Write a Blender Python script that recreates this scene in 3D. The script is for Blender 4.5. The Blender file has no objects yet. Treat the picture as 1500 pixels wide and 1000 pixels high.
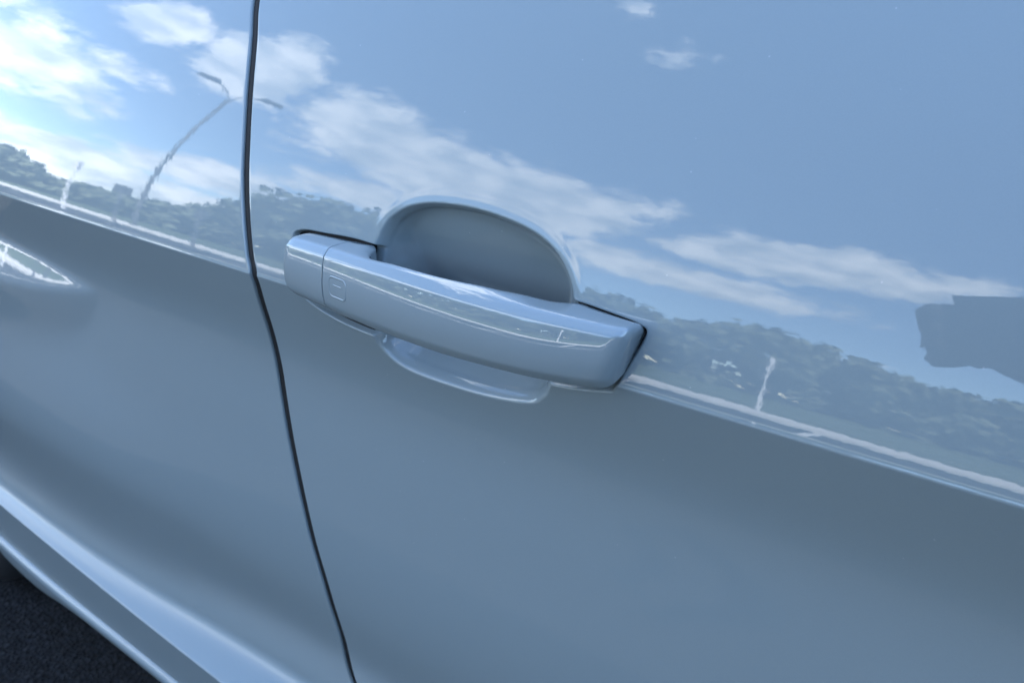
import bpy, bmesh, math, random
import numpy as np
from mathutils import Vector, Matrix

# ------------------------------------------------------------------ camera, sky, sun, exposure
S = bpy.context.scene
COL = S.collection
CAM_D, CAM_Z, FPX = 0.28, 1.08, 1100.0
cx_ = np.array([1815, 533, -1100.0]); cx_ /= np.linalg.norm(cx_)
cz_ = np.array([0, -1100.0, -533.0]); cz_ /= np.linalg.norm(cz_)
cy_ = np.cross(cz_, cx_)
M = np.array([cx_, cy_, cz_])                       # lens frame (right, down, forward) -> world
cam = bpy.data.cameras.new('camera'); camo = bpy.data.objects.new('camera', cam); COL.objects.link(camo)
R = Matrix([[M[i][0], -M[i][1], -M[i][2]] for i in range(3)])
camo.matrix_world = Matrix.Translation((0, -CAM_D, CAM_Z)) @ R.to_4x4()
cam.sensor_width = 36.0; cam.lens = 36.0 * FPX / 1500.0
cam.clip_start = 0.005; cam.clip_end = 2000
cam.dof.use_dof = True; cam.dof.focus_distance = 0.37; cam.dof.aperture_fstop = 15
S.camera = camo

SUN_EL, SUN_AZ = 50.0, 35.0                         # sun stands behind the car
w = bpy.data.worlds.new('World'); S.world = w; w.use_nodes = True
nt = w.node_tree; N = nt.nodes; Lk = nt.links; N.clear()
def nn(t, **k):
    n = N.new(t)
    for a, v in k.items(): setattr(n, a, v)
    return n
def math_n(op, a, b=None, c=None, clamp=False):
    n = N.new('ShaderNodeMath'); n.operation = op; n.use_clamp = clamp
    for i, v in enumerate((a, b, c)):
        if v is None: continue
        if isinstance(v, (int, float)): n.inputs[i].default_value = v
        else: Lk.new(v, n.inputs[i])
    return n.outputs[0]
sky = nn('ShaderNodeTexSky', sky_type='NISHITA', sun_disc=False)
sky.sun_elevation = math.radians(SUN_EL); sky.sun_rotation = math.radians(SUN_AZ)
sky.air_density = 1.0; sky.dust_density = 0.15; sky.ozone_density = 3.0; sky.altitude = 100
tc = nn('ShaderNodeTexCoord'); sep = nn('ShaderNodeSeparateXYZ'); Lk.new(tc.outputs['Generated'], sep.inputs[0])
X_, Y_, Z_ = sep.outputs
az = math_n('ARCTAN2', X_, math_n('MULTIPLY', Y_, -1.0))     # 0 = straight out from the door, negative = towards the rear
el = math_n('ARCSINE', Z_)
ae = nn('ShaderNodeCombineXYZ'); Lk.new(az, ae.inputs[0]); Lk.new(el, ae.inputs[1])
DEG = math.pi / 180
# cloud banks: azimuth, elevation, half width, half height, tilt (degrees), strength
CLOUDS = [
    (-40, 21.0, 21, 7.0, 0, 1.0), (-49, 22.5, 11, 7, -12, 1.0), (-30, 22.5, 11, 5.5, 8, 0.85),
    (-20, 15.6, 19, 3.3, 0, 0.95), (-9.5, 22.3, 17, 4.4, 3, 0.95), (-16, 20.5, 10, 3.2, 0, 0.8),
    (-73, 15.2, 10.5, 5.6, -18, 0.85), (-69, 24.6, 5.5, 3.8, 0, 1.0), (-60.5, 24.8, 7.5, 7, 30, 1.05),
    (-66, 6.6, 6.5, 1.7, 0, 0.95), (-71, 5.4, 6, 1.8, 0, 0.9), (-57, 9.0, 9.5, 3.4, 6, 0.95), (-47.5, 13.8, 9, 3.0, 10, 0.85),
    (-62, 4.2, 12, 1.6, 0, 0.8), (-65, 4.6, 24, 4.6, 0, 0.85), (-41, 49.5, 4, 2.6, 0, 0.38), (-32, 46, 5, 3, 0, 0.38), (-67, 17.8, 5, 2.4, 0, 0.55),
    (-106, 53, 30, 11, 0, 1.2), (-74, 54, 20, 8, 0, 0.75), (-150, 50, 34, 12, 0, 1.1),
]
mx = None
for a, e, sa, se, rt, st in CLOUDS:
    mp = nn('ShaderNodeMapping', vector_type='TEXTURE'); Lk.new(ae.outputs[0], mp.inputs[0])
    mp.inputs['Location'].default_value = (a * DEG, e * DEG, 0); mp.inputs['Rotation'].default_value = (0, 0, rt * DEG)
    mp.inputs['Scale'].default_value = (sa * DEG, se * DEG, 1)
    g = nn('ShaderNodeTexGradient', gradient_type='SPHERICAL'); Lk.new(mp.outputs[0], g.inputs[0])
    v = math_n('MULTIPLY', g.outputs['Fac'], st)
    mx = v if mx is None else math_n('MAXIMUM', mx, v)
den = math_n('ADD', math_n('MAXIMUM', Z_, 0.0), 0.12)
cp = nn('ShaderNodeCombineXYZ'); Lk.new(math_n('DIVIDE', X_, den), cp.inputs[0]); Lk.new(math_n('DIVIDE', Y_, den), cp.inputs[1])
n1 = nn('ShaderNodeTexNoise'); n1.inputs['Scale'].default_value = 1.7; n1.inputs['Detail'].default_value = 9; n1.inputs['Roughness'].default_value = 0.6
Lk.new(cp.outputs[0], n1.inputs['Vector'])
n2 = nn('ShaderNodeTexNoise'); n2.inputs['Scale'].default_value = 11.0; n2.inputs['Detail'].default_value = 8; n2.inputs['Roughness'].default_value = 0.68
mpn = nn('ShaderNodeMapping'); mpn.inputs['Scale'].default_value = (1.0, 1.7, 1.0); Lk.new(ae.outputs[0], mpn.inputs[0]); Lk.new(mpn.outputs[0], n2.inputs['Vector'])
wob = math_n('MULTIPLY', math_n('SUBTRACT', n2.outputs['Fac'], 0.5), 1.55)
bank = math_n('ADD', mx if mx is not None else 0.0, wob)
mr = nn('ShaderNodeMapRange', interpolation_type='SMOOTHSTEP'); mr.inputs['From Min'].default_value = 0.14; mr.inputs['From Max'].default_value = 0.52
Lk.new(bank, mr.inputs['Value'])
gate = nn('ShaderNodeMapRange', interpolation_type='SMOOTHSTEP'); gate.inputs['From Min'].default_value = 0.0; gate.inputs['From Max'].default_value = 0.12
Lk.new(mx if mx is not None else X_, gate.inputs['Value'])
dens = math_n('MULTIPLY', mr.outputs[0], gate.outputs[0])
# the same kind of broken cloud all round the rest of the sky
mr2 = nn('ShaderNodeMapRange', interpolation_type='SMOOTHSTEP'); mr2.inputs['From Min'].default_value = 0.60; mr2.inputs['From Max'].default_value = 0.74
Lk.new(n1.outputs['Fac'], mr2.inputs['Value'])
dens = math_n('MAXIMUM', dens, math_n('MULTIPLY', mr2.outputs[0], 0.85))
ccol = nn('ShaderNodeMixRGB'); ccol.inputs[1].default_value = (3.9, 4.5, 5.2, 1); ccol.inputs[2].default_value = (8.2, 8.4, 8.5, 1)
n3 = nn('ShaderNodeTexNoise'); n3.inputs['Scale'].default_value = 14.0; n3.inputs['Detail'].default_value = 7
mp3 = nn('ShaderNodeMapping'); mp3.inputs['Scale'].default_value = (0.9, 1.7, 1.0); Lk.new(ae.outputs[0], mp3.inputs[0]); Lk.new(mp3.outputs[0], n3.inputs['Vector'])
mr3 = nn('ShaderNodeMapRange', interpolation_type='SMOOTHSTEP'); mr3.inputs['From Min'].default_value = 0.30; mr3.inputs['From Max'].default_value = 0.72; Lk.new(n3.outputs['Fac'], mr3.inputs['Value'])
Lk.new(mr3.outputs[0], ccol.inputs[0])
mixc = nn('ShaderNodeMixRGB'); Lk.new(math_n('MULTIPLY', dens, 0.9), mixc.inputs[0]); Lk.new(sky.outputs[0], mixc.inputs[1]); Lk.new(ccol.outputs[0], mixc.inputs[2])
bg = nn('ShaderNodeBackground'); bg.inputs['Strength'].default_value = 0.12; Lk.new(mixc.outputs[0], bg.inputs[0])
ow = nn('ShaderNodeOutputWorld'); Lk.new(bg.outputs[0], ow.inputs[0])

sl = bpy.data.lights.new('sun', 'SUN'); sl.energy = 3.5; sl.angle = math.radians(0.5); sl.color = (1, 0.95, 0.88)
so = bpy.data.objects.new('sun', sl); COL.objects.link(so)
sd = Vector((math.sin(SUN_AZ * DEG) * math.cos(SUN_EL * DEG), math.cos(SUN_AZ * DEG) * math.cos(SUN_EL * DEG), math.sin(SUN_EL * DEG)))
so.rotation_euler = sd.to_track_quat('Z', 'Y').to_euler(); so.location = (0, 6, 8)
S.view_settings.view_transform = 'Standard'; S.view_settings.look = 'None'
S.view_settings.exposure = 2.92; S.view_settings.gamma = 1.0; S.view_settings.use_curve_mapping = False
S.render.engine = 'CYCLES'

# ------------------------------------------------------------------ materials
def mat(name, base, rough=0.5, metal=0.0, coat=0.0, spec=0.5):
    m = bpy.data.materials.new(name); m.use_nodes = True
    p = m.node_tree.nodes['Principled BSDF']
    p.inputs['Base Color'].default_value = (*base, 1); p.inputs['Roughness'].default_value = rough
    p.inputs['Metallic'].default_value = metal; p.inputs['Coat Weight'].default_value = coat
    p.inputs['Coat Roughness'].default_value = 0.0; p.inputs['Specular IOR Level'].default_value = spec
    return m, p
def vary(m, p, base, scale, amt, detail=4):
    t = m.node_tree; c = t.nodes.new('ShaderNodeTexCoord'); n = t.nodes.new('ShaderNodeTexNoise')
    n.inputs['Scale'].default_value = scale; n.inputs['Detail'].default_value = detail
    t.links.new(c.outputs['Object'], n.inputs['Vector'])
    r = t.nodes.new('ShaderNodeMixRGB'); r.inputs[1].default_value = (*[b * (1 - amt) for b in base], 1); r.inputs[2].default_value = (*[min(1, b * (1 + amt)) for b in base], 1)
    t.links.new(n.outputs['Fac'], r.inputs[0]); t.links.new(r.outputs[0], p.inputs['Base Color'])
    return c, n
def paint(name, base, peel=1.0, ior=1.52):
    m, p = mat(name, base, 0.55, 0, 1.0, 0.25)
    c, n = vary(m, p, base, 1800, 0.05, 2)
    t = m.node_tree
    pn = t.nodes.new('ShaderNodeTexNoise'); pn.inputs['Scale'].default_value = 210; pn.inputs['Detail'].default_value = 2
    t.links.new(c.outputs['Object'], pn.inputs['Vector'])
    b = t.nodes.new('ShaderNodeBump'); b.inputs['Strength'].default_value = 1.0; b.inputs['Distance'].default_value = 0.0000100 * peel
    t.links.new(pn.outputs['Fac'], b.inputs['Height']); t.links.new(b.outputs[0], p.inputs['Coat Normal'])
    p.inputs['Coat IOR'].default_value = ior
    # dull road film on the lowest part of the body
    sx_ = t.nodes.new('ShaderNodeSeparateXYZ'); t.links.new(c.outputs['Object'], sx_.inputs[0])
    rf = t.nodes.new('ShaderNodeMapRange'); rf.interpolation_type = 'SMOOTHSTEP'; rf.inputs['From Min'].default_value = 0.66; rf.inputs['From Max'].default_value = 0.50
    rf.inputs['To Min'].default_value = 0.0; rf.inputs['To Max'].default_value = 0.27; t.links.new(sx_.outputs[2], rf.inputs['Value']); t.links.new(rf.outputs[0], p.inputs['Coat Roughness'])
    # sparse dust specks and faint dried water spots
    vo = t.nodes.new('ShaderNodeTexVoronoi'); vo.inputs['Scale'].default_value = 95; t.links.new(c.outputs['Object'], vo.inputs['Vector'])
    ma = t.nodes.new('ShaderNodeMapRange'); ma.inputs['From Min'].default_value = 0.05; ma.inputs['From Max'].default_value = 0.02; t.links.new(vo.outputs['Distance'], ma.inputs['Value'])
    sc = t.nodes.new('ShaderNodeSeparateColor'); t.links.new(vo.outputs['Color'], sc.inputs[0])
    gt = t.nodes.new('ShaderNodeMath'); gt.operation = 'GREATER_THAN'; gt.inputs[1].default_value = 0.6; t.links.new(sc.outputs[0], gt.inputs[0])
    mu = t.nodes.new('ShaderNodeMath'); mu.operation = 'MULTIPLY'; t.links.new(ma.outputs[0], mu.inputs[0]); t.links.new(gt.outputs[0], mu.inputs[1])
    m2 = t.nodes.new('ShaderNodeMath'); m2.operation = 'MULTIPLY'; m2.inputs[1].default_value = 0.35; t.links.new(mu.outputs[0], m2.inputs[0])
    mxn = t.nodes.new('ShaderNodeMixRGB'); mxn.inputs[2].default_value = (0.42, 0.42, 0.40, 1)
    src = p.inputs['Base Color'].links[0].from_socket; t.links.new(src, mxn.inputs[1]); t.links.new(m2.outputs[0], mxn.inputs[0]); t.links.new(mxn.outputs[0], p.inputs['Base Color'])
    return m
PAINT_C = (0.176, 0.211, 0.218)
M_PAINT = paint('grey_car_paint', PAINT_C)
M_HANDLE = paint('grey_handle_paint', PAINT_C, 0.25, 1.68)
M_BLACK, _p = mat('black_rubber', (0.006, 0.006, 0.0065), 0.7, 0, 0, 0.3); vary(M_BLACK, _p, (0.006, 0.006, 0.0065), 60, 0.3)
M_DARK, _p = mat('dark_underbody', (0.02, 0.02, 0.021), 0.8); vary(M_DARK, _p, (0.02, 0.02, 0.021), 25, 0.4)
M_GLASS, _p = mat('tinted_glass', (0.015, 0.018, 0.02), 0.02); vary(M_GLASS, _p, (0.015, 0.018, 0.02), 3, 0.2)
M_ALLOY, _p = mat('alloy', (0.55, 0.56, 0.57), 0.3, 0.9); vary(M_ALLOY, _p, (0.55, 0.56, 0.57), 30, 0.05)

def mesh_obj(name, verts, faces, material, parent=None, smooth=True):
    me = bpy.data.meshes.new(name); me.from_pydata(verts, [], faces); me.update()
    if smooth: me.polygons.foreach_set('use_smooth', [True] * len(me.polygons))
    me.materials.append(material)
    o = bpy.data.objects.new(name, me); COL.objects.link(o)
    if parent: o.parent = parent
    return o
def grid_obj(name, P, material, parent=None, flip=False):
    r, c = P.shape[:2]
    me = bpy.data.meshes.new(name)
    idx = np.arange(r * c).reshape(r, c)
    q = np.stack([idx[:-1, :-1], idx[:-1, 1:], idx[1:, 1:], idx[1:, :-1]], -1).reshape(-1, 4)
    if flip: q = q[:, ::-1]
    me.vertices.add(r * c); me.vertices.foreach_set('co', P.reshape(-1).astype(np.float32))
    me.loops.add(q.size); me.loops.foreach_set('vertex_index', q.reshape(-1).astype(np.int32))
    me.polygons.add(len(q)); me.polygons.foreach_set('loop_start', np.arange(0, q.size, 4, dtype=np.int32))
    me.polygons.foreach_set('use_smooth', np.ones(len(q), bool))
    me.update(calc_edges=True); me.materials.append(material)
    o = bpy.data.objects.new(name, me); COL.objects.link(o)
    if parent: o.parent = parent
    return o
def empty(name, loc=(0, 0, 0)):
    o = bpy.data.objects.new(name, None); COL.objects.link(o); o.location = loc; return o
def tag(o, label=None, cat=None, group=None, kind=None):
    for k, v in (('label', label), ('category', cat), ('group', group), ('kind', kind)):
        if v: o[k] = v
    return o

# ------------------------------------------------------------------ the ground and what surrounds the car
def ground_mat():
    m, p = mat('asphalt', (0.045, 0.045, 0.047), 0.9, 0, 0, 0.1); t = m.node_tree
    c = t.nodes.new('ShaderNodeTexCoord'); v = t.nodes.new('ShaderNodeTexVoronoi'); v.inputs['Scale'].default_value = 140
    n = t.nodes.new('ShaderNodeTexNoise'); n.inputs['Scale'].default_value = 0.7; n.inputs['Detail'].default_value = 8
    t.links.new(c.outputs['Object'], v.inputs['Vector']); t.links.new(c.outputs['Object'], n.inputs['Vector'])
    r = t.nodes.new('ShaderNodeValToRGB'); r.color_ramp.elements[0].color = (0.005, 0.005, 0.0055, 1); r.color_ramp.elements[1].color = (0.030, 0.030, 0.032, 1)
    t.links.new(v.outputs['Color'], r.inputs[0])
    x = t.nodes.new('ShaderNodeMixRGB'); x.blend_type = 'MULTIPLY'; x.inputs[0].default_value = 0.6
    t.links.new(r.outputs[0], x.inputs[1]); t.links.new(n.outputs['Fac'], x.inputs[2]); t.links.new(x.outputs[0], p.inputs['Base Color'])
    b = t.nodes.new('ShaderNodeBump'); b.inputs['Distance'].default_value = 0.004; b.inputs['Strength'].default_value = 0.9
    t.links.new(v.outputs['Distance'], b.inputs['Height']); t.links.new(b.outputs[0], p.inputs['Normal'])
    return m
def sheet(name, x0, x1, y0, y1, z, m):
    o = mesh_obj(name, [(x0, y0, z), (x1, y0, z), (x1, y1, z), (x0, y1, z)], [(0, 1, 2, 3)], m, smooth=False)
    return o
def box(name, x0, x1, y0, y1, z0, z1, m, parent=None, bev=0.0):
    bm = bmesh.new(); bmesh.ops.create_cube(bm, size=1)
    for v in bm.verts: v.co = Vector(((x0 + x1) / 2 + v.co.x * (x1 - x0), (y0 + y1) / 2 + v.co.y * (y1 - y0), (z0 + z1) / 2 + v.co.z * (z1 - z0)))
    if bev: bmesh.ops.bevel(bm, geom=bm.edges[:], offset=bev, segments=2, affect='EDGES')
    me = bpy.data.meshes.new(name); bm.to_mesh(me); bm.free(); me.materials.append(m)
    o = bpy.data.objects.new(name, me); COL.objects.link(o)
    if parent: o.parent = parent
    return o
M_ASPH = ground_mat()
M_WHITE, _p = mat('worn_white_paint', (0.78, 0.78, 0.76), 0.7); vary(M_WHITE, _p, (0.72, 0.72, 0.70), 9, 0.12)
M_CONC, _p = mat('pale_concrete', (0.66, 0.65, 0.62), 0.85); vary(M_CONC, _p, (0.66, 0.65, 0.62), 4, 0.2)
M_GRASS, _p = mat('grass', (0.06, 0.085, 0.03), 0.9); vary(M_GRASS, _p, (0.06, 0.085, 0.03), 2, 0.4)
M_LEAF, _p = mat('leaves', (0.115, 0.138, 0.085), 0.8); vary(M_LEAF, _p, (0.115, 0.138, 0.085), 0.4, 0.5)
M_STEEL, _p = mat('dark_painted_steel', (0.05, 0.055, 0.06), 0.5); vary(M_STEEL, _p, (0.05, 0.055, 0.06), 5, 0.2)
M_GALV, _p = mat('galvanised_steel', (0.6, 0.61, 0.62), 0.5, 0.0); vary(M_GALV, _p, (0.6, 0.61, 0.62), 7, 0.15)
g = sheet('asphalt', -450, 450, -450, 450, 0.0, M_ASPH); tag(g, kind='structure')
ln = sheet('bay_line', -40, 30, -6.68, -6.48, 0.004, M_WHITE); tag(ln, kind='structure')
for k in range(-9, 9):
    b = sheet('bay_line', k * 2.7 + 1.4, k * 2.7 + 1.52, -11.0, -6.66, 0.004, M_WHITE); tag(b, kind='structure')
kb = box('kerb', -60, 40, -11.35, -11.05, -0.05, 0.12, M_CONC, bev=0.02); tag(kb, kind='structure')
pv = box('pavement', -60, 40, -13.2, -11.355, -0.05, 0.105, M_CONC); tag(pv, kind='structure')
vg = sheet('grass_verge', -300, 300, -300, -13.25, 0.03, M_GRASS); tag(vg, kind='structure')

# far wood: leaf clumps filling a bank of crowns
rng = np.random.default_rng(4)
azk = np.array([-100, -85, -72, -69, -66, -63, -60, -57, -55, -52, -48, -44, -36, -28, -23, -18, -14, -10, -6, 0, 6, 20, 50, 100.0])
elk = np.array([4, 4, 4.5, 4.0, 1.6, 2.4, 2.4, 4.0, 5, 10, 11, 12.5, 11, 10, 9.5, 8.5, 10.5, 11, 9.8, 8.6, 8.6, 9, 8, 6.0])
VV, FF = [], []
nc = 2600
A = rng.uniform(-100, 100, nc)
for i, a in enumerate(A):
    dist = rng.uniform(58, 78); top = 0.95 + 62 * math.tan(np.interp(a, azk, elk) * DEG)
    zc = max(0.4, top * (1 - rng.uniform(0, 1) ** 1.3)); rad = rng.uniform(1.0, 2.3) * min(1, 0.35 + top / 9)
    zc = min(zc, top - 0.75 * rad)
    c = np.array([math.sin(a * DEG) * dist, -math.cos(a * DEG) * dist, max(zc, 0.3)])
    k = 44
    d = rng.normal(size=(k, 3)); d /= np.linalg.norm(d, axis=1, keepdims=True); P = c + d * rad * rng.uniform(0.55, 1.05, (k, 1))
    for q in range(k):
        u = rng.normal(size=3); u /= np.linalg.norm(u); v = np.cross(u, d[q]); v /= np.linalg.norm(v) + 1e-9; s = rng.uniform(0.3, 0.62)
        b0 = len(VV); VV += [tuple(P[q] + s * u), tuple(P[q] + s * v), tuple(P[q] - s * u), tuple(P[q] - s * v)]; FF.append((b0, b0 + 1, b0 + 2, b0 + 3))
wood = mesh_obj('far_wood', VV, FF, M_LEAF, smooth=False)
tag(wood, 'bank of green trees far off beyond the grass verge', 'trees', kind='stuff')
# posts standing on the verge and between the bays
def lathe_pole(name, h, r0, r1, m, parent, n=14):
    V = []; F = []
    for z, r in ((0, r0 * 1.6), (0.05, r0 * 1.6), (0.06, r0), (h * 0.5, (r0 + r1) / 2), (h, r1)):
        for j in range(n): V.append((r * math.cos(2 * math.pi * j / n), r * math.sin(2 * math.pi * j / n), z))
    for i in range(4):
        for j in range(n): F.append((i * n + j, i * n + (j + 1) % n, (i + 1) * n + (j + 1) % n, (i + 1) * n + j))
    F.append(tuple(4 * n + j for j in range(n)))
    return mesh_obj(name, V, F, m, parent)
def at(azd, dist): return (math.sin(azd * DEG) * dist, -CAM_D - math.cos(azd * DEG) * dist, 0.0)
def lamp(azd, dist, h, label, m, r=0.09, rot=0.0):
    e = empty('street_lamp', at(azd, dist)); e.rotation_euler.z = rot
    lathe_pole('post', h, r, r * 0.7, m, e)
    for s in (-1, 1):
        V, F = [], []
        path = [(0, h - 0.1), (0.2 * s, h + 0.35), (0.6 * s, h + 0.72), (0.85 * s, h + 0.8)]
        for i, (px, pz) in enumerate(path):
            for j in range(8): V.append((px, 0.055 * math.cos(j * math.pi / 4), pz + 0.055 * math.sin(j * math.pi / 4)))
        for i in range(3):
            for j in range(8): F.append((i * 8 + j, i * 8 + (j + 1) % 8, (i + 1) * 8 + (j + 1) % 8, (i + 1) * 8 + j))
        arm = mesh_obj('arm', V, F, m, e)
        box('lamp_head', *sorted((0.75 * s, 1.55 * s)), -0.17, 0.17, h + 0.76, h + 0.92, m, arm, bev=0.04)
    tag(e, label, 'street lamp'); return e
lamp(-60.9, 24, 9.5, 'tall dark double headed street lamp mirrored in the rear door', M_STEEL, 0.085, -0.95)
def sign(azd, dist, h, label, m, plate, rot):
    e = empty('sign_post', at(azd, dist)); e.rotation_euler.z = rot
    lathe_pole('post', h, 0.045, 0.04, m, e); box('plate', -plate, plate, -0.075, -0.045, h - 0.45, h - 0.02, m, e, bev=0.008)
    tag(e, label, 'sign post')
sign(-57.2, 17, 2.2, 'thin dark sign post mirrored beside the door gap', M_STEEL, 0.12, -0.9)
sign(-62.6, 19.5, 2.3, 'dark sign post with wide plate mirrored beside the street lamp', M_STEEL, 0.22, -1.0)
sign(-65.9, 21, 2.9, 'slim galvanised post mirrored above the rear crease', M_GALV, 0.10, -1.1)
sign(-11.2, 14.5, 2.7, 'pale galvanised post mirrored in front of the trees beside the handle', M_GALV, 0.06, 0.1)


# ------------------------------------------------------------------ body side as a function: outward distance o(x, z); y = -o
#SURF-BEGIN
ZC = 0.91
def sst(a, b, v):
    t = np.clip((v - a) / (b - a), 0, 1); return t * t * (3 - 2 * t)
_zt = np.arange(0.20, 1.16, 0.0002)
_tilt = np.interp(_zt, [0.20, 0.445, 0.50, 0.60, 0.67, 0.735, 0.800, 0.828, 0.866, 0.885, ZC - .0010, ZC - .0003, ZC + .0004, ZC + .0012, 0.935, 0.976, 1.02, 1.07, 1.12, 1.16],
                       [-6, -6, -9, -9, -5, 2, 4.5, 0.5, -13, -14.5, -14.5, 24, 24, 12.4, 16.0, 20.6, 25.0, 30, 36, 40])
def _blur(a, n):
    k = np.hanning(n + 2)[1:-1]; k /= k.sum(); return np.convolve(np.pad(a, n // 2, mode='edge'), k, 'valid')[:len(a)]
def _int(t):
    o = np.cumsum(-np.tan(t * np.pi / 180)) * 0.0002
    return o - np.interp(ZC, _zt, o)
_tl = _blur(_tilt, 181); _sh = np.abs(_zt - ZC) < 0.012
_t1 = np.where(_sh, _blur(_tilt, 5), _tl)
# keep the ramp sharp at the crease, soft elsewhere
_wl = sst(0.006, 0.03, np.abs(_zt - ZC)); _t1 = _wl * _tl + (1 - _wl) * _blur(_tilt, 5)
_prof = _int(_t1); _profs = _int(_blur(_tilt, 301))
_profs += np.interp(0.885, _zt, _prof) - np.interp(0.885, _zt, _profs)
def smax(a, b, k):
    return 0.5 * (a + b + np.sqrt((a - b) ** 2 + k * k))
def smin(a, b, k): return -smax(-a, -b, k)
def pmax(a, b, k):
    return np.maximum(a, b) + np.maximum(k - np.abs(a - b), 0) ** 2 / (4 * k)
EDGE_Z, EDGE_O = 0.445, 0.008
HZ = 0.837
def base_o(x, z, soft=False):
    x, z = np.broadcast_arrays(np.asarray(x, float), np.asarray(z, float))
    om = np.interp(z, _zt, _profs if soft else _prof)
    # haunch over the rear wheel
    o0 = np.interp(HZ, _zt, _prof)
    s = -0.63 - x; se = np.where(s > 0, 0.15 * (1 - np.exp(-np.maximum(s, 0) / 0.15)), s)
    P = o0 + 0.083 * se - math.tan(math.radians(18)) * (z - HZ)
    zl = HZ - 0.225 * se
    W = o0 + 0.083 * se + math.tan(math.radians(18)) * 0.225 * se + math.tan(math.radians(5.5)) * (z - zl)
    h = smin(P, W, 0.0012) - 0.0002
    om = smax(om, h, 0.0010 + 0.045 * sst(0.800, 0.62, z))
    # flared skirt along the bottom of the doors
    fl = EDGE_O - (z - EDGE_Z) * math.tan(math.radians(61))
    up = pmax(om, fl, 0.018)
    ue = pmax(_at_edge(x), EDGE_O, 0.018)
    lo = ue + (z - EDGE_Z) * math.tan(math.radians(5))
    o = np.where(z >= EDGE_Z, up, lo)
    return o - (x + 0.2) ** 2 / 40.0
def _at_edge(x):
    o0 = np.interp(HZ, _zt, _prof); om = np.interp(EDGE_Z, _zt, _prof)
    s = -0.63 - x; se = np.where(s > 0, 0.15 * (1 - np.exp(-np.maximum(s, 0) / 0.15)), s)
    zl = HZ - 0.225 * se
    P = o0 + 0.083 * se - math.tan(math.radians(18)) * (EDGE_Z - HZ)
    W = o0 + 0.083 * se + math.tan(math.radians(18)) * 0.225 * se + math.tan(math.radians(5.5)) * (EDGE_Z - zl)
    return smax(om, smin(P, W, 0.0012) - 0.0002, 0.046)
#SURF-END

def cspline(pts, n, closed=False):
    pts = np.array(pts, float); k = len(pts); out = []
    for i in range(k if closed else k - 1):
        g = (lambda j: pts[j % k]) if closed else (lambda j: pts[min(max(j, 0), k - 1)])
        p0, p1, p2, p3 = g(i - 1), g(i), g(i + 1), g(i + 2)
        for j in range(n):
            t = j / n
            out.append(0.5 * ((2 * p1) + (-p0 + p2) * t + (2 * p0 - 5 * p1 + 4 * p2 - p3) * t * t + (-p0 + 3 * p1 - 3 * p2 + p3) * t ** 3))
    if not closed: out.append(pts[-1])
    return np.array(out)
def sdf(poly, x, z):                                     # positive inside
    sh = x.shape; x = x.ravel(); z = z.ravel(); d = np.full(x.shape, 9.0); ins = np.zeros(x.shape, bool)
    a = poly; b = np.roll(poly, -1, 0)
    for (ax, az_), (bx, bz) in zip(a, b):
        ex, ez = bx - ax, bz - az_; l = ex * ex + ez * ez + 1e-18
        t = np.clip(((x - ax) * ex + (z - az_) * ez) / l, 0, 1)
        d = np.minimum(d, (x - ax - t * ex) ** 2 + (z - az_ - t * ez) ** 2)
        c = ((az_ > z) != (bz > z)); 
        xi = ax + (z - az_) * ex / (ez if abs(ez) > 1e-12 else 1e-12)
        ins ^= c & (x < xi)
    d = np.sqrt(d)
    return np.where(ins, d, -d).reshape(sh)
def sp(d, k): return k * np.logaddexp(0, d / k)

# ------------------------------------------------------------------ the car
car = empty('parked_car', (0, 0, 0))
tag(car, 'light grey glossy car seen close at its door handle, standing on dark asphalt', 'car')

GAP = cspline([(-0.4383, 1.1600), (-0.4323, 1.1000), (-0.4283, 1.0671), (-0.4204, 1.0439), (-0.4140, 1.0169), (-0.4082, 0.9898), (-0.4038, 0.9662), (-0.3982, 0.9424), (-0.3923, 0.9203), (-0.3885, 0.9080), (-0.3924, 0.8835), (-0.3957, 0.8549), (-0.3964, 0.8353), (-0.3958, 0.8109), (-0.3922, 0.7787), (-0.3869, 0.7459), (-0.3783, 0.7006), (-0.3690, 0.6507), (-0.3667, 0.5952), (-0.3712, 0.5259), (-0.3562, 0.4550), (-0.3412, 0.4000), (-0.3212, 0.3000)], 12)
GAP = GAP[np.argsort(GAP[:, 1])]
def gapx(z): return np.interp(z, GAP[:, 1], GAP[:, 0])

CUP = cspline([(-0.2885, 0.930), (-0.2865, 0.9466), (-0.2823, 0.9571), (-0.277, 0.9633), (-0.2662, 0.9698), (-0.2483, 0.9741), (-0.2218, 0.9749), (-0.1961, 0.9714), (-0.1791, 0.9657), (-0.1676, 0.9568), (-0.1598, 0.9432), (-0.1585, 0.922), (-0.168, 0.8973), (-0.1733, 0.8873), (-0.185, 0.8793), (-0.2173, 0.8737), (-0.2619, 0.873), (-0.2812, 0.8793), (-0.2902, 0.893), (-0.2905, 0.912)], 8, True)
SEAT = cspline([(-0.3542, 0.9376), (-0.3472, 0.9436), (-0.325, 0.9452), (-0.3049, 0.946), (-0.2863, 0.9455), (-0.225, 0.944), (-0.1645, 0.9425), (-0.140, 0.9408), (-0.1246, 0.9388), (-0.1205, 0.9352), (-0.1250, 0.922), (-0.1314, 0.9074), (-0.1372, 0.9038), (-0.1659, 0.8976), (-0.225, 0.893), (-0.2908, 0.8913), (-0.3259, 0.8962), (-0.3456, 0.9059), (-0.3514, 0.9157)], 8, True)

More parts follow.
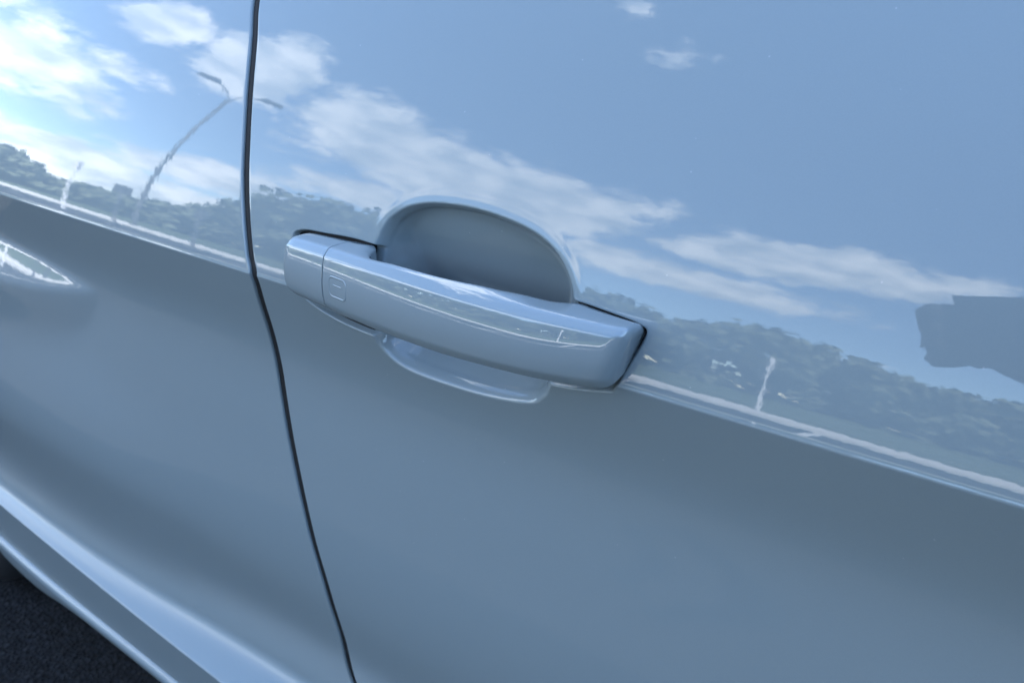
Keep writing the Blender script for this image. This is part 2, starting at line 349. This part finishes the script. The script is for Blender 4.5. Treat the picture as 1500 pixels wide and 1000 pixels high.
def panel_axis(segs):
    out = [segs[0][0]]
    for a, b, h in segs:
        n = max(1, int(round((b - a) / h))); out += list(a + (b - a) * (np.arange(n) + 1) / n)
    return np.array(out)
zax = panel_axis([(0.362, 0.440, .003), (0.440, 0.450, .0008), (0.450, 0.846, .003), (0.846, 0.868, .0012), (0.868, 0.995, .0006), (0.995, 1.115, .0022)])
HEM = 0.0011
def arch(x, xc, r=0.405):
    return 0.345 + np.sqrt(np.maximum(r * r - (x - xc) ** 2, 0)) - np.where(np.abs(x - xc) < r, 0, 1)
def build_panel(name, uax, sgn, handle):
    U, Zg = np.meshgrid(uax, zax)
    Xg = gapx(Zg) + sgn * (0.0034 + U)
    Zg = Zg - 0.022 * sst(-0.62, -1.08, Xg) * sst(0.435, 0.364, Zg)
    if not handle: Zg = np.maximum(Zg, arch(Xg, -1.56))
    o = base_o(Xg, Zg)
    if handle:
        m = (Xg > -0.37) & (Xg < -0.10) & (Zg > 0.86) & (Zg < 1.0)
        xs, zs = Xg[m], Zg[m]
        d = sdf(CUP, xs, zs); ds = sdf(SEAT, xs, zs)
        bs = base_o(xs, zs, True)
        wgt = np.maximum(sst(0.0, 0.010, d), sst(0.0015, 0.004, ds))
        ob = o[m] * (1 - wgt) + bs * wgt
        wall = 2.1 * sp(d - 0.0001, 0.0011)
        back = np.where(zs > 0.921, 0.0045 + (0.976 - zs) * math.tan(math.radians(29)), 0.0045 + 0.055 * math.tan(math.radians(29)))
        back = np.minimum(back, 0.060)
        dep = np.maximum(smin(wall, sp(back, 0.002), 0.007) + 0.0, 0) ; dep = np.where(d < 0, np.minimum(dep, wall), dep) + 0.0011 * sst(0.0034, 0.0044, d)
        dse = sp(ds, 0.0005); sd_ = 0.0065 * (1 - np.exp(-(dse / 0.0012) ** 1.6))
        dep = np.sqrt(np.maximum(dep ** 2, 0)) ; tot = smax(dep, sd_, 0.0015) - 0.00075 * np.exp(-(np.maximum(dep, sd_) / 0.001))
        bead = 0.00013 * np.exp(-((d + 0.0032) / 0.0019) ** 2) * sst(0.9375, 0.950, zs)
        o[m] = ob - np.maximum(tot - 0.0002, 0) + bead
    r = np.clip(HEM - U, 0, HEM); o = o - (HEM - np.sqrt(HEM * HEM - r * r))
    P = np.stack([Xg, -o, Zg], -1)
    f1 = P[:, :1].copy(); f1[..., 1] += 0.014; f1[..., 0] += sgn * 0.0004
    P = np.concatenate([f1, P], 1)
    # roll the bottom edge under
    b = P[:1].copy(); b1 = b.copy(); b1[..., 1] += 0.0012; b1[..., 2] -= 0.0018; b2 = b.copy(); b2[..., 1] += 0.004; b2[..., 2] -= 0.0022; b3 = b.copy(); b3[..., 1] += 0.02; b3[..., 2] -= 0.0015
    P = np.concatenate([b3, b2, b1, P], 0)
    return grid_obj(name, P, M_PAINT, car, flip=(sgn < 0))
hemax = [(0, HEM, .0002), (HEM, 0.012, .0012)]
front_door = build_panel('front_door', panel_axis(hemax + [(0.012, 0.030, .002), (0.030, 0.292, .0006), (0.292, 0.31, .002), (0.31, 1.10, .006)]), 1, True)
front_door['label'] = 'front door panel with scooped handle recess'
rear_door = build_panel('rear_door', panel_axis(hemax + [(0.012, 0.20, .004), (0.20, 0.42, .002), (0.42, 0.95, .006)]), -1, False)

zs_ = np.linspace(0.355, 1.112, 260); rows = []
for k, (du, dd) in enumerate(((-.0048, .012), (-.0036, .0022), (-.0012, .0014), (.0012, .0014), (.0036, .0022), (.0048, .012))):
    xg_ = gapx(zs_) + du; rows.append(np.stack([xg_, -base_o(xg_, zs_) + dd, zs_], -1))
gap_strip = grid_obj('gap_shade_strip', np.array(rows).transpose(1, 0, 2), M_BLACK, car)  # black strip added near the surface to stand in for shade in the gap

# ---- door handle
def hermite(xs, ys):
    xs = np.array(xs, float); ys = np.array(ys, float); h = np.diff(xs); dl = np.diff(ys) / h; m = np.zeros(len(xs)); m[0] = dl[0]; m[-1] = dl[-1]
    for i in range(1, len(xs) - 1):
        m[i] = 0 if dl[i - 1] * dl[i] <= 0 else 2 * dl[i - 1] * dl[i] / (dl[i - 1] + dl[i])
    def f(x):
        x = min(max(x, xs[0]), xs[-1]); i = min(int(np.searchsorted(xs, x, 'right')) - 1, len(xs) - 2); t = (x - xs[i]) / h[i]
        return ys[i] * (2 * t ** 3 - 3 * t * t + 1) + ys[i + 1] * (3 * t * t - 2 * t ** 3) + h[i] * m[i] * (t ** 3 - 2 * t * t + t) + h[i] * m[i + 1] * (t ** 3 - t * t)
    return f
def polyfit(xs, ys, dg):
    c = np.polyfit(np.array(xs) + 0.23, ys, dg); return lambda x: float(np.polyval(c, x + 0.23))
_hx = [-.345, -.30, -.26, -.215, -.17, -.13, -.115]
f_front = polyfit(_hx, [.0125, .0180, .0238, .0270, .0247, .0178, .0148], 3)
f_ridge = polyfit([-.345, -.30, -.26, -.20, -.16, -.12], [.9458, .9462, .9474, .9480, .9466, .9440], 2)
f_bevel = polyfit([-.345, -.30, -.26, -.20, -.16, -.12], [.9420, .9424, .9431, .9443, .9428, .9408], 2)
f_fbot = polyfit([-.345, -.31, -.265, -.21, -.16, -.12], [.9160, .9150, .9148, .9172, .9182, .9186], 2)
f_bot = polyfit([-.345, -.31, -.265, -.21, -.16, -.12], [.9095, .9085, .9082, .9106, .9112, .9118], 2)
f_back = hermite([-.36, -.2925, -.2855, -.2780, -.270, -.255, -.22, -.195, -.178, -.164, -.155, -.10], [-.0135, -.0135, -.0085, .0035, .0098, .0125, .0150, .0125, .006, -.005, -.0125, -.0125])
f_bkz = hermite([-.36, -.34, -.29, -.275, -.25, -.20, -.178, -.165, -.12], [.9408, .9420, .9438, .9455, .9482, .9488, .9462, .9418, .9362])
def round_poly(P, rad, n=6):
    P = [np.array(p, float) for p in P]; out = []; k = len(P)
    for i in range(k):
        p, a, b = P[i], P[i - 1], P[(i + 1) % k]
        u, v = a - p, b - p; lu, lv = np.linalg.norm(u), np.linalg.norm(v)
        r = min(rad[i], 0.45 * lu, 0.45 * lv)
        s, e = p + u / lu * r, p + v / lv * r
        for j in range(n + 1):
            t = j / n; out.append((1 - t) ** 2 * s + 2 * t * (1 - t) * p + t * t * e)
    return np.array(out)
def section(x, inset=0.0):
    of, zr, zb, zf, z0, ob, zk = f_front(x), f_ridge(x), f_bevel(x), f_fbot(x), f_bot(x), f_back(x), f_bkz(x)
    nf = 8; fz = np.linspace(zb, zf, nf); tl = np.radians(np.interp(np.linspace(0, 1, nf), [0, .25, .6, 1], [19, 14, 5, -9]))
    fo = np.concatenate([[0], np.cumsum(0.5 * (np.tan(tl[1:]) + np.tan(tl[:-1])) * (zb - zf) / (nf - 1))]); fo = of + fo - fo.max()
    w1 = fo[0] - .0044 - ob; cr = 0.10 * min(w1, .016); P = [(ob, zk), (ob + 0.40 * w1, zk + 0.40 * (zr - zk) + cr), (fo[0] - .0044, zr)] + list(zip(fo, fz)) + [(fo[-1] - .0052, z0), (min(ob, of - .0095), z0 + .001)]
    rd = [.0015, .006, .0030, .0010] + [.0025] * (nf - 2) + [.005, .004, .002]
    Q = round_poly(P, rd, 4)
    if inset:
        c = Q.mean(0); d = Q - c; l = np.linalg.norm(d, axis=1, keepdims=True); Q = Q - d / l * inset
    return Q
def loft(name, stations, material, parent):
    rings = []
    for (x, Q, sh) in stations:
        rings.append([(x + sh * (0.93 - z), -o, z) for o, z in Q])
    for end in (0, -1):
        r = np.array(rings[end]); c = r.mean(0); inner = [[tuple(c + (p - c) * k) for p in r] for k in (0.97, 0.4)]
        rings = (inner[::-1] + rings) if end == 0 else (rings + inner)
    n = len(rings[0]); V = [v for r in rings for v in r]; F = []
    for i in range(len(rings) - 1):
        for j in range(n):
            F.append((i * n + j, i * n + (j + 1) % n, (i + 1) * n + (j + 1) % n, (i + 1) * n + j))
    F.append(tuple(range(n))[::-1]); F.append(tuple((len(rings) - 1) * n + j for j in range(n)))
    ob = mesh_obj(name, V, F, material, parent)
    bm = bmesh.new(); bm.from_mesh(ob.data); bmesh.ops.recalc_face_normals(bm, faces=bm.faces); bm.to_mesh(ob.data); bm.free()
    return ob
def rounded_end(x, e, rz, ro):
    Q = section(x).copy(); top, bot = f_bkz(x), f_bot(x); mid = 0.5 * (top + bot)
    kz = rz - math.sqrt(max(0, rz * rz - max(0, rz - e) ** 2)); ko = ro - math.sqrt(max(0, ro * ro - max(0, ro - e) ** 2))
    hz = 0.5 * (top - bot)
    Q[:, 1] = mid + (Q[:, 1] - mid) * (hz - kz) / hz
    of = f_front(x) + .0005
    Q[:, 0] = np.where(Q[:, 0] > 0, Q[:, 0] * (of - ko) / of, Q[:, 0])
    return Q
SPLIT = -0.3030
st = []
XL = -0.3440
for e in [0, .00015, .0004, .0008, .0014, .0022, .0032, .0045, .006, .008, .0105]:
    st.append((XL + e, rounded_end(XL + e, e, .0085, .0055), 0))
for x in np.linspace(XL + .013, SPLIT - .0012, 18): st.append((x, section(x), 0))
for dx, ins in ((.0008, 0), (.0005, .00005), (.00034, .0002), (.0003, .0006)): st.append((SPLIT - dx, section(SPLIT - dx, ins), 0))
lock_cap = loft('lock_cap', st, M_HANDLE, front_door); lock_cap['label'] = 'fixed rear cap covering the lock'
st = []
for dx, ins in ((.0003, .0006), (.00034, .0002), (.0005, .00005), (.0008, 0)): st.append((SPLIT + dx, section(SPLIT + dx, ins), 0))
XR = -0.1238
xs = list(np.linspace(SPLIT + .0012, XR - .0115, 150))
for x in xs: st.append((x, section(x), -0.26 * float(sst(-0.17, -0.125, np.array(x)))))
for e in [.009, .007, .0055, .0042, .0032, .0023, .0016, .001, .0006, .0003, .0001, 0]:
    x = XR - e; st.append((x, rounded_end(x, e, .0035, .0075), -0.26 * float(sst(-0.17, -0.125, np.array(x)))))
door_handle = loft('door_handle', st, M_HANDLE, front_door); door_handle['label'] = 'bowed pull handle with touch sensor mark'
# black gaskets under the two handle feet, added to paint in the gap's shade
def shade_gasket(keep):
    pts = SEAT[keep]; c = pts.mean(0); n = len(pts); V = []; F = []
    for dz, k in ((.0052, .0002), (.0040, .0012), (.0046, .012)):
        q = pts + (c - pts) / np.linalg.norm(c - pts, axis=1, keepdims=True) * k
        for x, z in q: V.append((x, -float(base_o(np.array(x), np.array(z), True)) + dz, z))
    for r in range(2):
        for j in range(n): F.append((r * n + j, r * n + (j + 1) % n, (r + 1) * n + (j + 1) % n, (r + 1) * n + j))
    F.append(tuple(2 * n + j for j in range(n)))
    return mesh_obj('shade_gasket', V, F, M_BLACK, front_door)
shade_gasket(SEAT[:, 0] < -0.288); shade_gasket(SEAT[:, 0] > -0.160)
# touch sensor mark pressed into the handle face: rounded square outline with a short bar
def tube_path(path, r, n=8, closed=True):
    V, F = [], []; k = len(path)
    for i in range(k):
        p = np.array(path[i]); a = np.array(path[(i + 1) % k if closed else min(i + 1, k - 1)]) - np.array(path[i - 1 if (closed or i) else 0])
        a /= np.linalg.norm(a) + 1e-12; u = np.array([0, -1.0, 0]); v = np.cross(a, u); v /= np.linalg.norm(v) + 1e-12
        for j in range(n):
            t = 2 * math.pi * j / n; V.append(tuple(p + r * (0.45 * math.cos(t) * u + math.sin(t) * v)))
    for i in range(k if closed else k - 1):
        for j in range(n): F.append((i * n + j, ((i + 1) % k) * n + j, ((i + 1) % k) * n + (j + 1) % n, i * n + (j + 1) % n))
    return V, F
def face_o(x, z):
    Q = section(x); f = Q[Q[:, 0] > f_front(x) - .004]; i = np.argsort(f[:, 1]); return float(np.interp(z, f[i, 1], f[i, 0]))
def face_path(pts): return [(x, -face_o(x, z) + .00005, z) for x, z in pts]
ex, ez, hw, hh, er = -0.2895, 0.9285, 0.0072, 0.0055, 0.0028
rr = []
for q, (sx, sz) in enumerate(((1, 1), (-1, 1), (-1, -1), (1, -1))):
    for j in range(7):
        t = math.radians(90 * q + 15 * j); rr.append((ex + sx * (hw - er) + er * math.cos(t), ez + sz * (hh - er) + er * math.sin(t)))
V, F = tube_path(face_path(rr), .0007)
sensor = mesh_obj('touch_sensor_mark', V, F, M_HANDLE, front_door)
V, F = tube_path(face_path([(ex - .0035 + i * .0007, ez + .0012) for i in range(11)]), .0005, closed=False)
mesh_obj('touch_sensor_bar', V, F, M_HANDLE, front_door)

# ---- sill below the doors
sx = np.concatenate([np.linspace(-1.16, -1.12, 14), np.linspace(-1.11, 0.85, 60)])
rows = []
for x in sx:
    oe = float(base_o(np.array(x), np.array(0.364)))
    zb = 0.318 - 0.030 * float(sst(-0.85, -1.08, np.array(x))); en = float(sst(-1.16, -1.125, np.array(x)))
    zb = 0.356 + (zb - 0.356) * (0.25 + 0.75 * math.sqrt(en))
    c = [(oe - .030, .3575), (oe - .012, .3575), (oe - .004, .3566), (oe + .0015, .3535), (oe + .0035, .349), (oe + .0030, .343), (oe - .0005, (.343 + zb) / 2), (oe - .007, zb + .004), (oe - .011, zb), (oe - .018, zb - .002), (oe - .06, zb + .006)]
    sag = 0.022 * float(sst(-0.62, -1.08, np.array(x)))
    rows.append([(x, -o, z - sag) for o, z in c])
P = np.array(rows).transpose(1, 0, 2)
sill = grid_obj('sill', P, M_PAINT, car, flip=True)

# ---- the rest of the car behind the doors
CW = 1.86                                             # overall width, mirrored about its middle
def topz(x): return float(np.interp(x, [-2.62, -2.5, -2.4, 1.15, 1.3, 2.1, 2.45, 2.58], [.80, 1.06, 1.10, 1.10, 1.06, .97, .84, .55]))
stx = np.concatenate([np.linspace(-2.62, -1.0, 20), np.linspace(-0.95, 0.7, 12), np.linspace(0.78, 2.58, 20)])
rows = []
for x in stx:
    tz = topz(x); ins = 0.065 if -1.32 < x < 0.75 else 0.004
    taper = 0.10 * float(sst(1.6, 2.58, np.array(x))) + 0.10 * float(sst(-2.0, -2.62, np.array(x)))
    zz = np.linspace(0.27, tz, 24)
    loop = [(-float(base_o(np.array(min(max(x, -1.6), 1.0)), np.array(z))) + ins + taper, z) for z in zz]
    if loop[-1][1] > 1.0: loop.append((loop[-1][0] + 0.05, tz + 0.004))
    else: loop.append((loop[-1][0] + 0.05, tz + 0.01))
    loop.append((CW / 2, tz + (0.03 if x > 1.2 else 0.006)))
    half = loop + [(CW - y, z) for y, z in loop[::-1][1:]]
    full = half + [(CW - 0.3, 0.22), (0.3, 0.22)]
    rows.append([(x, y, z) for y, z in full])
n = len(rows[0]); V = [v for r in rows for v in r]; F = []
for i in range(len(rows) - 1):
    for j in range(n): F.append((i * n + j, i * n + (j + 1) % n, (i + 1) * n + (j + 1) % n, (i + 1) * n + j))
F.append(tuple(range(n))); F.append(tuple((len(rows) - 1) * n + j for j in range(n)))
shell = mesh_obj('body_shell', V, F, M_DARK, car)
shell['label'] = 'inner body shell behind the door skins'
def side_panel(name, x0, x1, xc):
    Xg, Zg = np.meshgrid(np.linspace(x0, x1, 90), np.linspace(0.34, 1.112, 110))
    tz = np.array([topz(x) for x in Xg[0]]); Zg = 0.34 + (Zg - 0.34) * (np.minimum(1.112, tz + .008) - 0.34) / (1.112 - 0.34)
    Zg = np.maximum(Zg, arch(Xg, xc))
    tp = 0.10 * sst(1.6, 2.58, Xg) + 0.10 * sst(-2.0, -2.62, Xg)
    P = np.stack([Xg, -base_o(np.clip(Xg, -1.6, 1.0), Zg) + tp, Zg], -1)
    return grid_obj(name, P, M_PAINT, car)
side_panel('quarter_panel', -2.60, -1.364, -1.56); side_panel('front_wing', 0.79, 2.56, 1.50)
# glasshouse and roof
gx = [-2.50, -2.25, -1.6, -0.4, 0.35, 0.75, 1.18]; gz = [1.12, 1.36, 1.46, 1.485, 1.47, 1.36, 1.12]
rows = []
for x, z in zip(gx, gz):
    t = (z - 1.10) / 0.385; yl = 0.105; yt = yl + 0.21 * t
    rows.append([(x, yl, 1.098), (x, (yl + yt) / 2 - .008, (1.098 + z) / 2), (x, yt, z - .01), (x, yt + .05, z + .008), (x, CW / 2, z + .035 * t), (x, CW - yt - .05, z + .008), (x, CW - yt, z - .01), (x, CW - (yl + yt) / 2 + .008, (1.098 + z) / 2), (x, CW - yl, 1.098)])
n = 9; V = [v for r in rows for v in r]; F = []
for i in range(len(rows) - 1):
    for j in range(n - 1): F.append((i * n + j, i * n + j + 1, (i + 1) * n + j + 1, (i + 1) * n + j))
mesh_obj('window_glass', V, F, M_GLASS, car)
rows2 = [[(x, y, z + .006) for x, y, z in r[2:7]] for r in rows[1:6]]; V = [v for r in rows2 for v in r]; F = []
for i in range(4):
    for j in range(4): F.append((i * 5 + j, i * 5 + j + 1, (i + 1) * 5 + j + 1, (i + 1) * 5 + j))
mesh_obj('roof', V, F, M_PAINT, car)
yb = -float(base_o(np.array(-0.2), np.array(1.115)))
for a, b in ((-1.30, -0.345), (-0.330, 0.74)):
    box('belt_trim', a, b, yb + 0.003, yb + 0.03, 1.1155, 1.135, M_BLACK, car, bev=0.003)
def wheel(x, y, s):
    prof = [(0.235, .10), (0.25, .115), (0.30, .12), (0.335, .105), (0.345, .08), (0.345, -.08), (0.335, -.105), (0.30, -.12), (0.235, -.11)]
    n = 40; V, F = [], []
    for r, w_ in prof:
        for j in range(n): a = 2 * math.pi * j / n; V.append((x + r * math.cos(a), y - s * w_, 0.345 + r * math.sin(a)))
    for i in range(len(prof) - 1):
        for j in range(n): F.append((i * n + j, i * n + (j + 1) % n, (i + 1) * n + (j + 1) % n, (i + 1) * n + j))
    wh = empty('wheel'); wh.parent = car
    mesh_obj('tyre', V, F, M_BLACK, wh)
    V, F = [(x, y - s * .085, 0.345)], []
    for k in range(10):
        a = 2 * math.pi * k / 10
        for da, r in ((-.10, .24), (.10, .24)): V.append((x + r * math.cos(a + da), y - s * .10, 0.345 + r * math.sin(a + da)))
        F.append((0, 1 + 2 * k, 2 + 2 * k))
    mesh_obj('rim', V, F, M_ALLOY, wh, smooth=False)
for x in (-1.56, 1.50):
    wheel(x, 0.19, 1); wheel(x, CW - 0.19, -1)

# ------------------------------------------------------------------ the photographer, mirrored in the door
lens = np.array([0, -CAM_D, CAM_Z]); rt, dn, fw = M[:, 0], M[:, 1], M[:, 2]
M_PHONE, _p = mat('phone_case', (0.012, 0.012, 0.014), 0.4); vary(M_PHONE, _p, (0.012, 0.012, 0.014), 40, 0.2)
M_SKIN, _p = mat('silhouette_hand', (0.015, 0.016, 0.018), 0.8); vary(M_SKIN, _p, (0.015, 0.016, 0.018), 40, 0.2)  # hands coloured near black, their silhouette shade put into the colour
M_CLOTH, _p = mat('navy_jacket', (0.016, 0.019, 0.028), 0.9); vary(M_CLOTH, _p, (0.016, 0.019, 0.028), 90, 0.3)
M_JEANS, _p = mat('dark_trousers', (0.02, 0.022, 0.026), 0.9); vary(M_JEANS, _p, (0.02, 0.022, 0.026), 90, 0.3)
M_HAIR, _p = mat('hair', (0.02, 0.014, 0.01), 0.6); vary(M_HAIR, _p, (0.02, 0.014, 0.01), 60, 0.4)
def L2W(a, b, c): return tuple(lens + a * rt + b * dn + c * fw)
bm = bmesh.new(); bmesh.ops.create_cube(bm, size=1)
for v in bm.verts: v.co = Vector((v.co.x * .151, v.co.y * .073, v.co.z * .0082))
bmesh.ops.bevel(bm, geom=[e for e in bm.edges if abs((e.verts[0].co - e.verts[1].co).z) > .004], offset=.011, segments=6, affect='EDGES')
ph_c = lens + rt * (.0755 - .022) + dn * (.0365 - .018) - fw * .0075
for v in bm.verts: q = ph_c + rt * v.co.x + dn * v.co.y + fw * v.co.z; v.co = Vector(q)
me = bpy.data.meshes.new('phone'); bm.to_mesh(me); bm.free(); me.materials.append(M_PHONE)
phone = bpy.data.objects.new('phone', me); COL.objects.link(phone)
tag(phone, 'dark phone held sideways at the door, mirrored in the paint', 'phone')
def skin_body(name, verts, edges, radii, m, parent=None, sub=2):
    me = bpy.data.meshes.new(name); me.from_pydata(verts, edges, []); me.update(); o = bpy.data.objects.new(name, me); COL.objects.link(o)
    sk = o.modifiers.new('skin', 'SKIN'); sk.use_smooth_shade = True
    for i, r in enumerate(radii):
        me.skin_vertices[0].data[i].radius = (r, r) if not isinstance(r, tuple) else r
    me.skin_vertices[0].data[0].use_root = True
    sb = o.modifiers.new('sub', 'SUBSURF'); sb.levels = sub; sb.render_levels = sub
    me.materials.append(m)
    if parent: o.parent = parent
    return o
person = empty('person', (0.62, -0.72, 0))
tag(person, 'person in dark jacket and trousers standing beside the car holding up a phone', 'person')
hl = L2W(-.026, .030, -.045); hr = L2W(.135, .03, -.03)
pj = lambda p: tuple(np.array(p) - np.array([0.62, -0.72, 0]))
BV = [(0.62, -.80, .95), (0.60, -.78, 1.12), (0.57, -.74, 1.30), (0.55, -.70, 1.44), (0.54, -.67, 1.53), (0.53, -.63, 1.62), (0.52, -.62, 1.72),
      (0.40, -.70, 1.40), (0.30, -.62, 1.17), tuple(np.array(hl) + [0.10, -.10, -.01]), hl,
      (0.72, -.72, 1.40), (0.62, -.58, 1.14), tuple(np.array(hr) + [0.09, -.10, -.02]), hr,
      (0.52, -.80, .90), (0.50, -.76, .50), (0.50, -.80, .10), (0.50, -.68, .035),
      (0.72, -.80, .90), (0.75, -.78, .50), (0.76, -.84, .10), (0.77, -.72, .035)]
BE = [(0, 1), (1, 2), (2, 3), (3, 4), (4, 5), (5, 6), (3, 7), (7, 8), (8, 9), (9, 10), (3, 11), (11, 12), (12, 13), (13, 14), (0, 15), (15, 16), (16, 17), (17, 18), (0, 19), (19, 20), (20, 21), (21, 22)]
BR = [(.16, .12), (.15, .11), (.17, .12), (.11, .09), .055, .095, .075, .065, .048, .034, .030, .065, .048, .034, .030, .09, .062, .045, .045, .09, .062, .045, .045]
skin_body('body', [pj(p) for p in BV], BE, BR, M_CLOTH, person)
def hand(root, sgn, name):
    V = [pj(root)]; E = []; Rr = [.026]
    V.append(pj(np.array(root) + fw * .030 - rt * .004 * sgn)); E.append((0, 1)); Rr.append(.026)
    for k, ln_ in enumerate((.9, 1.0, .95, .8)):
        off = dn * (-.026 + .0185 * k)
        p0 = np.array(root) + fw * .030 + off; p1 = p0 + fw * .016 * ln_ - rt * .007 * sgn; p2 = p1 + fw * .010 * ln_ + rt * .018 * sgn * ln_
        i = len(V); V += [pj(p0), pj(p1), pj(p2)]; E += [(1, i), (i, i + 1), (i + 1, i + 2)]; Rr += [.0125, .012, .010]
    p0 = np.array(root) + dn * .03; i = len(V); V += [pj(p0 + fw * .008), pj(p0 + fw * .02 + rt * .02 * sgn)]; E += [(0, i), (i, i + 1)]; Rr += [.011, .009]
    return skin_body(name, V, E, Rr, M_SKIN, person, 2)
hand(hl, 1, 'hand'); hand(hr, -1, 'hand')
bm = bmesh.new(); bmesh.ops.create_uvsphere(bm, u_segments=20, v_segments=12, radius=0.102)
for v in bm.verts: v.co = Vector((v.co.x * .86, v.co.y, v.co.z * .8 + .0)) + Vector(pj((0.525, -.665, 1.70)))
me = bpy.data.meshes.new('hair'); bm.to_mesh(me); bm.free(); me.materials.append(M_HAIR); ho = bpy.data.objects.new('hair', me); COL.objects.link(ho); ho.parent = person
